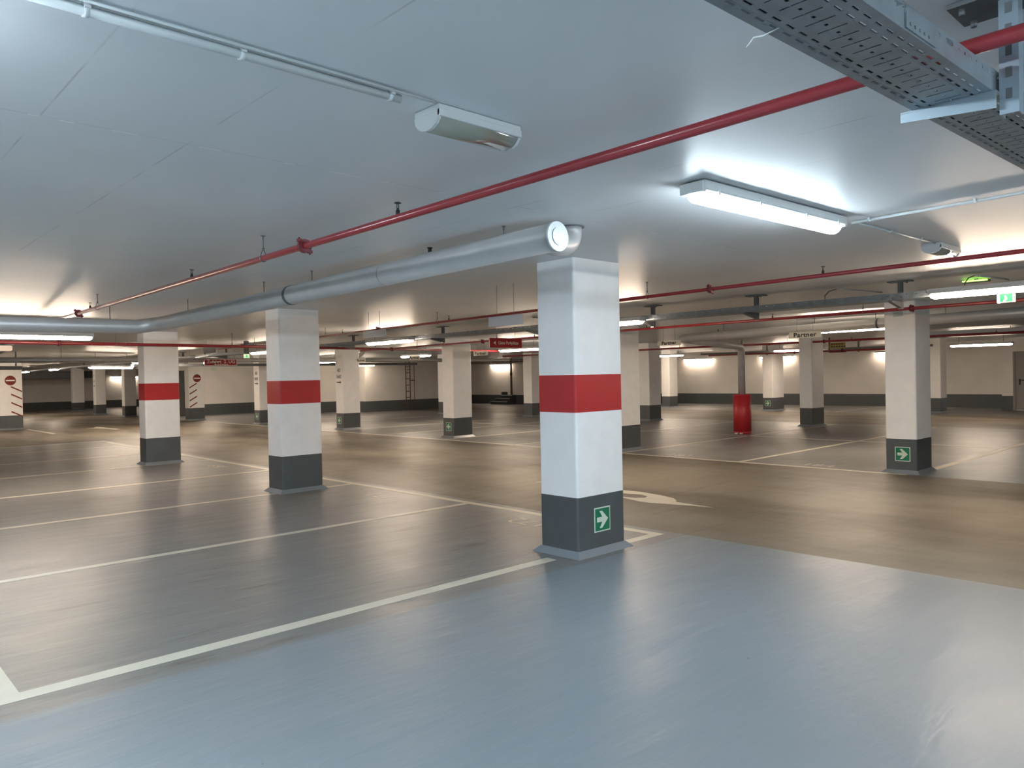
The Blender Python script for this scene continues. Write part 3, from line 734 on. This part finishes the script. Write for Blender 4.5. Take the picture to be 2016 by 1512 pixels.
# ---------------------------------------------------------------- conduits on the ceiling
def conduit(p, q, r, clips, label, rect=False):
    p, q = Vector(p), Vector(q); t = thing('cable_conduit', label, 'conduit', ((p+q)/2)[:], 0, 'grey ceiling conduits')
    B().cyl(p, q, r, seg=14).make('tube', 'plastic', t)
    d = (q-p).normalized(); sd = d.cross(Vector((0, 0, 1))).normalized()
    for k in clips:
        c = p.lerp(q, k); b = B()
        b.cyl(c-d*0.007, c+d*0.007, r+0.003, seg=12)
        ang = math.atan2(d.y, d.x)
        bb = B().box(-0.007, -r-0.012, 0, 0.007, r+0.006, H-c.z)
        bb.frame(Matrix.Translation(c) @ Matrix.Rotation(ang, 4, 'Z'))
        bb.cyl(c-d*0.007, c+d*0.007, r+0.003, seg=12)
        b.bm.free(); bb.make('clip', 'clip', t)
    return t
conduit((0.228, 2.124, 2.441), (1.50, 2.118, 2.441), 0.0135, (0.252, 0.568, 0.967), 'grey conduit along the top left ceiling leading to the unlit emergency lamp')
conduit((0.228, 2.088, 2.452), (1.63, 2.090, 2.452), 0.005, (), 'thin cable running beside the top left conduit')
conduit((4.99, 2.07, 2.446), (4.72, -0.9, 2.446), 0.0095, (0.04, 0.245, 0.6), 'conduit going off right from the lit near lamp')
conduit((5.02, 2.052, 2.450), (6.36, 2.015, 2.450), 0.007, (0.38, 0.78), 'short conduit from the near lamp to the small square lamp')
conduit((9.02, 3.9, 2.452), (9.9, 3.75, 2.452), 0.009, (0.1, 0.8), 'small conduit above the long cable tray, left of the right column')
conduit((9.0, 2.45, 2.452), (9.75, 2.35, 2.452), 0.009, (0.05, 0.8), 'small conduit in the green glow at the right edge')
for k, (y, xx) in enumerate(((3.93, 9.0), (2.47, 8.98))):
    lb = ('thin cable looping from tray to ceiling in the middle of the tray', 'thin cable looping to the ceiling beside the green glow')[k]
    b = B().tube([(8.75, y+0.02, 2.29), (8.76, y+0.03, 2.36), (8.85, y+0.02, 2.42), (xx, y, 2.452)], 0.006, seg=8)
    tag(b.make('cable', 'rod'), lb, 'cable')

# ---------------------------------------------------------------- luminaires
def make_lamp(kind, label, loc, rz, L=1.52):
    """batten lamp, local: along +X, hanging below z = 0"""
    t = thing('strip_lamp', label, 'lamp', (0, 0, 0), 0, 'lit strip lamps')
    b = B().box(-L/2, -0.076, -0.054, L/2, 0.076, 0, bev=0.010)
    hs = b.make('housing', 'housing', t)
    d = B(); n = 10; prof = [(0.055*math.cos(a), -0.050-0.055*math.sin(a)) for a in [PI*k/n for k in range(n+1)]]
    xs = [(-L/2+0.004, 0.72), (-L/2+0.03, 0.97), (-L/2+0.06, 1.0), (L/2-0.06, 1.0), (L/2-0.03, 0.97), (L/2-0.004, 0.72)]
    rings = [[d.bm.verts.new((x, py*s_, -0.050+(pz+0.050)*s_)) for py, pz in prof] for x, s_ in xs]
    for i in range(len(rings)-1):
        for k in range(n):
            f = d.bm.faces.new((rings[i][k], rings[i][k+1], rings[i+1][k+1], rings[i+1][k])); f.smooth = True
        d.bm.faces.new((rings[i][0], rings[i+1][0], rings[i+1][n], rings[i][n]))
    d.bm.faces.new(rings[0]); d.bm.faces.new(rings[-1][::-1])
    df = d.make('diffuser', {'cool': 'lcool', 'warm': 'lwarm', 'boosted': 'lboosted', 'dim': 'ldim'}[kind], t)
    e = B().box(-L/2-0.012, -0.070, -0.062, -L/2+0.02, 0.070, -0.006, bev=0.006)
    e1 = e.make('end_cap', 'housing', t)
    e = B().box(L/2-0.02, -0.070, -0.062, L/2+0.012, 0.070, -0.006, bev=0.006)
    e2 = e.make('end_cap', 'housing', t)
    cls = []
    for x in (-L/2+0.12, -0.25, 0.25, L/2-0.12) if kind == 'cool' else ():
        for s_ in (1, -1): cls.append((B().box(x-0.008, s_*0.077-0.003, -0.068, x+0.008, s_*0.077+0.003, -0.03).make('clip', 'clip', t), []))
    t.location = loc; t.rotation_euler = (0, 0, rz); t['label'] = label
    return t, [(hs, []), (df, []), (e1, []), (e2, [])] + cls
cool, cool_k = make_lamp('cool', 'large lit cool white strip lamp on the ceiling at upper right', (4.045, 2.122, H-0.004), -0.036)
warm, warm_k = make_lamp('warm', 'bright strip lamp under the tray at the right edge', (8.500, 1.98, 2.305), PI/2)
boosted, boosted_k = make_lamp('boosted', 'strip lamp just outside the top left corner, glowing on the ceiling', (-0.55, 2.14, H-0.004), 0)
def lampc(loc, rz, label): return copy_thing(boosted, boosted_k, loc, rz, label)
def lampw(loc, rz, label): return copy_thing(warm, warm_k, loc, rz, label)
Y_ = PI/2
for loc, lb in (((4.0, -3.2, H-0.004), 'added strip lamp behind the camera on the right'),  # unseen lamps added to fill the near area with cool light
                ((-0.6, -3.2, H-0.004), 'added strip lamp behind the camera on the left'),
                ((-4.9, 2.14, H-0.004), 'added strip lamp beyond the left side of the near bays'),
                ((-4.9, -3.2, H-0.004), 'added strip lamp far behind the camera on the left'),
                ((1.7, -5.8, H-0.004), 'added strip lamp far behind the camera in the middle'),
                ((-4.9, 6.6, H-0.004), 'added strip lamp over the bays beyond the left edge'),
                ((-0.9, 6.9, H-0.004), 'added strip lamp over the bays just outside the left edge')):
    lampc(loc, 0, lb)
trays = [((8.500, 27.4, 2.285), 'added strip lamp on the long tray hidden behind the third red-banded column'),  # first one added out of sight to brighten the far left
         ((8.500, 7.15, 2.285), 'strip lamp on the long tray, its end glaring right of the nearest column'),
         ((8.500, 12.55, 2.285), 'strip lamp on the long tray below the smaller grey hanging board'),
         ((8.500, 18.0, 2.285), 'strip lamp on the long tray touching the second red-banded column'),
         ((8.500, 23.5, 2.285), 'strip lamp on the long tray touching the third red-banded column'),
         ((8.500, 39.4, 2.285), 'tiny strip lamp on the long tray, left of the long bright far lamp'),
         ((8.500, 45.4, 2.285), 'tiniest strip lamp at the far end of the long tray')]
for loc, lb in trays:
    t = lampw(loc, Y_, lb)
    if loc[1] > 17:
        for dy in (-0.5, 0.5): B().cyl((loc[0], loc[1]+dy, loc[2]-0.002), (loc[0], loc[1]+dy, H), 0.004, seg=8).make('hanger', 'rod', t)
def rods_for(loc, rz, L=1.1):
    dx, dy = math.cos(rz)*L/2, math.sin(rz)*L/2
    return [(loc[0]-dx, loc[1]-dy), (loc[0]+dx, loc[1]+dy)]
def hung(loc, rz, label):
    t = lampw(loc, rz, label)
    for x, y in rods_for(loc, rz):
        B().cyl((x, y, loc[2]-0.002), (x, y, H), 0.005, seg=8).make('hanger', 'rod', t)
    return t
hung((14.15, 14.75, 2.27), Y_, 'strip lamp whose end shows right of the red guest parking sign')
hung((14.4, 19.8, 2.27), Y_, 'short-looking strip lamp between a white sign and the left-arrow column')
hung((12.75, 32.4, 2.41), Y_, 'added strip lamp hidden behind the red Zufahrt sign')  # added behind the board to light the dark inner wall
hung((15.2, 26.8, 2.27), Y_, 'added strip lamp hidden behind the second red-banded column')  # added out of sight as fill for the far walls
hung((2.43, 12.42, 2.26), 0.05, 'long lit strip lamp at the left edge under the thick pipe')
hung((7.0, 25.3, 2.08), 0.42, 'very bright strip lamp left of the third red-banded column')
hung((25.95, 18.3, 2.27), Y_, 'strip lamp right of and below the first white hanging sign')
hung((25.44, 12.6, 2.27), Y_, 'strip lamp left of the slim plain column, above the tiny green sign')
hung((13.7, 5.85, 2.275), Y_, 'long strip lamp meeting the left edge of the big right column')
hung((24.1, 6.5, 2.175), Y_, 'glaring strip lamp right of the big right column, in front of the door wall')
dimk = []
def wall_lamp(loc, rz, label, wallpt):
    if not dimk:
        t, k = make_lamp('dim', label, loc, rz); dimk.extend([t, k])
    else: t = copy_thing(dimk[0], dimk[1], loc, rz, label)
    B().box(*wallpt).make('bracket', 'housing', t)
    return t
wall_lamp((31.38, 20.4, 2.18), Y_, 'strip lamp on the far wall left of the dropping clad pipe', (31.4, 20.0, 2.14, 31.5, 20.8, 2.20))
wall_lamp((31.38, 16.4, 2.17), Y_, 'strip lamp on the far wall behind the column with a tiny green sign', (31.4, 16.0, 2.13, 31.5, 16.8, 2.19))
wall_lamp((31.38, 11.4, 2.19), Y_, 'strip lamp on the far wall peeping out left of the big right column', (31.4, 11.0, 2.15, 31.5, 11.8, 2.21))
wall_lamp((27.88, 30.62, 2.19), Y_, 'glowing strip lamp above the small steps', (27.9, 30.1, 2.15, 28.0, 30.9, 2.21))
t = copy_thing(dimk[0], dimk[1], (18.12, 29.1, 2.17), 0, 'small strip lamp peeping out just right of the AUS FAHRT column')
for x in (17.6, 18.6): B().cyl((x, 29.1, 2.168), (x, 29.1, H), 0.005, seg=8).make('hanger', 'rod', t)
hung((3.2, 29.0, 2.27), 0, 'added strip lamp outside the left edge, far back')  # this and the next two: added out of frame, brighten the farthest wall
hung((3.6, 37.5, 2.27), 0, 'added strip lamp outside the left edge, farther back')
hung((4.6, 46.5, 2.27), 0, 'added strip lamp outside the left edge, farthest back')
wall_lamp((15.4, 52.88, 2.02), 0, 'small pale strip lamp low on the farthest wall', (15.0, 52.9, 1.98, 15.8, 53.0, 2.04))

def emergency_lamp(x0, x1, y0, y1, label, lit=False):
    t = thing('emergency_lamp', label, 'lamp', ((x0+x1)/2, (y0+y1)/2, H), 0, 'small emergency lamps')
    # housing: top plate, two curved end cheeks
    B().box(x0-0.004, y0, H-0.022, x1+0.004, y1, H, bev=0.004).make('housing', 'housing', t)
    W = y1-y0; prof = [(y0, H-0.022)]
    n = 8
    for k in range(n+1):
        a = PI*k/n; prof.append((y0+W/2-W/2*math.cos(a), H-0.030-0.052*math.sin(a)))
    prof.append((y1, H-0.022))
    for xx in (x0-0.004, x1-0.008):
        b = B(); b.prism(prof, 0, 0.012); b.frame(face_matrix((xx, 0, 0), (0, 1, 0), (0, 0, 1))); b.make('end_cap', 'housing', t)
    b = B(); b.prism([(y, z+0.002) for y, z in prof[1:-1]], 0, x1-x0-0.02); b.frame(face_matrix((x0+0.008, 0, 0), (0, 1, 0), (0, 0, 1)))
    for f in b.bm.faces: f.smooth = len(f.verts) == 4
    l = b.make('lens', 'lens', t)
    B().box(x0-0.004, y0-0.004, H-0.045, x1+0.004, y0+0.012, H-0.018, bev=0.003).make('edge_rail', 'housing', t)
    return t
emergency_lamp(1.655, 2.045, 2.10, 2.245, 'unlit boxy emergency lamp with smoky lens on the upper left ceiling')
emergency_lamp(6.38, 6.83, 1.975, 2.12, 'small square-looking emergency lamp near the upper right red pipe')
emergency_lamp(8.95, 9.35, 7.45, 7.6, 'pale greenish emergency lamp above the red guest parking sign')
t = thing('strip_lamp', 'dim peach-coloured lamp at the left edge below the thin red pipe', 'lamp', (2.0, 16.3, 2.2), 0, 'lit strip lamps')
B().box(1.3, 16.25, 2.14, 2.86, 16.35, 2.24, bev=0.03).make('diffuser', mat('dim_warm_diffuser', (0.75, 0.62, 0.5), 0.4, emis=(1, 0.75, 0.55), estr=0.13), t)
B().cyl((2.0, 16.3, 2.24), (2.0, 16.3, H), 0.01, seg=8).make('hanger', 'rod', t)

# ---------------------------------------------------------------- hanging signs
def sign_x(x, ya, yb, z0, z1, m, label, group=None, wires=True, cat='sign', name='hanging_sign'):
    """board in the plane X = x, seen from -X; ya is its left end as seen"""
    t = thing(name, label, cat, (x, (ya+yb)/2, z1), 0, group)
    B().box(x, yb, z0, x+0.012, ya, z1, bev=0.002).make('board', m, t)
    if wires:
        for y in (ya-(ya-yb)*0.25, yb+(ya-yb)*0.25): B().cyl((x+0.006, y, z1-0.005), (x+0.006, y, H), 0.0022, seg=6).make('wire', 'rod', t)
    return t
g1 = 'grey sign backs over the lane'
sign_x(5.38, 6.07, 5.55, 2.027, 2.131, 'board', 'larger blank grey hanging board left of the nearest column', g1)
sign_x(6.0, 9.52, 8.95, 2.09, 2.195, 'board', 'blank grey hanging board above the tray lamp in the centre left', g1)
sign_x(6.84, 17.65, 16.95, 2.16, 2.295, 'board', 'smallest blank grey hanging board, beside the third red-banded column', g1)
g2 = 'white partner signs'
for (x, ya, yb, z0, z1, lb) in ((12.6, 9.12, 8.57, 2.050, 2.139, 'white Partner sign right of the nearest column, left end of the clad pipe'),
                             (12.6, 6.34, 5.77, 2.055, 2.160, 'white Partner sign with glare, above the slim plain column at right'),
                             (12.6, 14.82, 14.28, 2.035, 2.148, 'glaring white sign between the left-arrow column and the red guest parking sign'),
                             (12.6, 17.62, 17.13, 2.006, 2.130, 'small white Partner sign in front of the far clad pipe'),
                             (11.5, 18.62, 18.16, 1.978, 2.083, 'tiny white Partner sign at the right edge of the AUS FAHRT column')):
    t = sign_x(x, ya, yb, z0, z1, 'signwhite', lb, g2)
    put_text('lettering', 'Partner', (z1-z0)*0.98, (x-0.001, (ya+yb)/2, (z0+z1)/2-0.003), (0, -1, 0), (0, 0, 1), 'ink', t, narrow=1.2, bold=0.003, ext=0.0006, spacing=1.08)
t = sign_x(22.0, 9.83, 9.37, 2.11, 2.277, 'signyellow', 'small yellow hanging sign right of the slim plain column', None)
for k, (z, s_) in enumerate(((2.235, 0.05), (2.165, 0.07))):
    for j in range(5 + k): B().box(21.998, 9.79-j*0.075-0.055, z-s_/4, 22.0, 9.79-j*0.075, z+s_/4).make('blurred_print', 'ink' if k else 'dirtred', t)
# red "Zufahrt 2. UG" sign
t = thing('hanging_sign', 'red sign with white border reading Zufahrt 2. UG and an arrow', 'sign', (9.05, 22.0, 2.17))
B().box(8.541, 22.0, 1.976, 9.505, 22.015, 2.17).make('board', 'signred', t)
B().box(8.541, 21.997, 1.976, 9.505, 22.0, 1.990).box(8.541, 21.997, 2.156, 9.505, 22.0, 2.17).box(8.541, 21.997, 1.976, 8.556, 22.0, 2.17).box(9.49, 21.997, 1.976, 9.505, 22.0, 2.17).make('border', 'letterwhite', t)
put_text('lettering', 'Zufahrt  2. UG', 0.128, (9.03, 21.998, 2.09), (1, 0, 0), (0, 0, 1), 'letterwhite', t, narrow=1.08, bold=0.002)
flat('arrow', [(-.2, 0), (-.14, -.025), (-.14, -.009), (.22, -.009), (.22, .009), (-.14, .009), (-.14, .025)], 0.002, (9.02, 22.0, 2.010), (1, 0, 0), (0, 0, 1), 'letterwhite', t)
for x in (8.96, 9.4): B().cyl((x, 22.007, 2.16), (x, 22.007, H), 0.003, seg=6).make('wire', 'rod', t)
# red "Gäste Parkplätze" sign
t = thing('hanging_sign', 'plain red sign reading Gäste Parkplätze with a left triangle', 'sign', (10.2, 11.0, 2.25))
B().box(9.767, 11.0, 2.062, 10.63, 11.015, 2.248).make('board', 'signred', t)
put_text('lettering', 'Gäste Parkplätze', 0.088, (10.26, 10.998, 2.155), (1, 0, 0), (0, 0, 1), 'letterwhite', t, narrow=0.92, bold=0.0005)
flat('arrow', [(-.035, 0), (.03, -.036), (.03, .036)], 0.002, (9.895, 11.0, 2.155), (1, 0, 0), (0, 0, 1), 'letterwhite', t)
for x in (9.95, 10.45): B().cyl((x, 11.007, 2.24), (x, 11.007, H), 0.003, seg=6).make('wire', 'rod', t)
# pale notice on the far wall
t = thing('wall_notice', 'small pale green notice high on the wall below the red Zufahrt sign', 'sign', (14.16, 35.38, 2.12))
B().box(14.03, 35.37, 2.05, 14.29, 35.4, 2.195).make('board', 'lumi', t)

# exit signs
t = thing('exit_sign', 'lit green exit sign left of the second red-banded column', 'sign', (7.76, 17.4, 2.10), 0, 'lit exit signs')
B().box(7.694, 17.40, 2.056, 7.828, 17.43, 2.15).make('panel', 'exitw', t)
pic = B().cyl((7.755, 17.399, 2.123), (7.755, 17.40, 2.123), 0.011, seg=12)
pic.box(7.745, 17.397, 2.085, 7.775, 17.40, 2.112).box(7.735, 17.397, 2.066, 7.752, 17.40, 2.09).box(7.768, 17.397, 2.064, 7.79, 17.40, 2.088).box(7.77, 17.397, 2.098, 7.795, 17.40, 2.108)
pic.make('running_figure', 'exitg', t)
B().box(7.70, 17.41, 2.15, 7.82, 17.43, H).make('bracket', 'dsteel', t)
t = thing('exit_sign', 'lit green exit sign hanging below the lamp at the right edge', 'sign', (8.66, 2.12, 2.2), 0, 'lit exit signs')
Mv = Matrix.Translation((8.66, 2.12, 0))
p = B().box(8.655, 2.03, 2.125, 8.665, 2.165, 2.205).make('panel', 'exitg', t)
B().box(8.652, 2.03, 2.125, 8.655, 2.165, 2.131).box(8.652, 2.03, 2.131, 8.655, 2.052, 2.205).make('border', 'exitw', t)
pic = B().cyl((8.652, 2.115, 2.185), (8.655, 2.115, 2.185), 0.008, seg=10).box(8.652, 2.10, 2.15, 8.655, 2.12, 2.175).box(8.652, 2.112, 2.136, 8.655, 2.132, 2.152)
pic.make('running_figure', 'exitw', t)
w2 = B().box(8.58, 2.162, 2.118, 8.655, 2.167, 2.20)
w2.make('side_wing', 'board', t)
B().box(8.655, 2.09, 2.20, 8.66, 2.10, 2.2335).make('bracket', 'dsteel', t)
t = thing('emergency_lamp', 'green glowing lamp on the ceiling above the right edge lamp', 'lamp', (9.42, 2.56, H), 0, 'small emergency lamps')
B().box(9.36, 2.44, H-0.04, 9.44, 2.70, H-0.012, bev=0.006).make('housing', 'dsteel', t)
B().box(9.34, 2.45, H-0.030, 9.358, 2.69, H-0.018).box(9.442, 2.45, H-0.030, 9.46, 2.69, H-0.018).make('glow_strip', 'glow', t)
B().cyl((9.40, 2.57, H-0.012), (9.40, 2.57, H), 0.02, seg=10).make('mount', 'dsteel', t)

# ---------------------------------------------------------------- ladder, steps, brown pipe
t = thing('wall_ladder', 'dark narrow fixed ladder standing against the far wall left of centre', 'ladder', (20.92, 29.42, 0))
for x in (20.80, 21.04): B().cyl((x, 29.40, 0.0), (x, 29.40, 2.30), 0.022, seg=10).make('side_rail', 'brown', t)
for k in range(6): B().cyl((20.80, 29.40, 0.60+k*0.29), (21.04, 29.40, 0.60+k*0.29), 0.016, seg=8).make('rung', 'brown', t)
B().box(20.78, 29.40, 0.3, 20.82, 29.6, 0.33).box(21.02, 29.40, 1.9, 21.06, 29.6, 1.93).make('wall_fixing', 'brown', t)
t = thing('steel_pole', 'thin upright pole with a clamp just right of the fixed ladder', 'pole', (21.28, 29.4, 0))
B().cyl((21.28, 29.40, 0), (21.28, 29.40, 2.30), 0.016, seg=10).make('pole', 'brown', t)
B().box(21.15, 29.38, 1.38, 21.30, 29.6, 1.42).make('wall_fixing', 'brown', t)
t = thing('small_steps', 'small dark steps at the foot of the far wall beside the brown pipe', 'steps', (27.7, 30.1, 0))
for k, (y0, y1) in enumerate(((29.5, 30.82), (29.5, 30.62), (29.5, 30.38))):
    st = B().box(27.35+0.18*k, y0, 0.165*k, 28.0, y1, 0.165*k+0.165, bev=0.006).make('step', 'dark', t)
    B().box(27.343+0.18*k, y0, 0.165*k+0.135, 27.35+0.18*k, y1, 0.165*k+0.165).make('nosing', 'plastic', st)
B().box(27.78, 30.15, 0.495, 28.0, 30.42, 0.66, bev=0.01).make('kerb', 'dark', t)
t = thing('upright_pipe', 'brown upright pipe with a collar rising behind the small steps', 'pipe', (27.85, 29.7, 0.5))
B().cyl((27.86, 29.7, 0.497), (27.86, 29.7, H), 0.055, seg=16).make('pipe', 'brown', t)
B().cyl((27.86, 29.7, 1.55), (27.86, 29.7, 1.68), 0.065, seg=16).make('collar', 'dark', t)
# service pipes clustered above the steps
t = thing('pipe_cluster', 'tangle of grey service pipes under the ceiling above the small steps', 'pipes', (26.5, 29, 2.3))
for k in range(5): B().cyl((26.9, 26.4+k*0.02, 2.19+0.055*k), (26.9, 33.6, 2.19+0.055*k), 0.022, seg=10).make('pipe', ('duct', 'dredpipe', 'steel', 'rod', 'duct')[k], t)
for k in range(6): B().cyl((26.85, 28.0+k*0.55, 2.15), (26.85, 28.0+k*0.55, H), 0.014, seg=8).make('drop', 'rod' if k % 2 else 'disc', t)
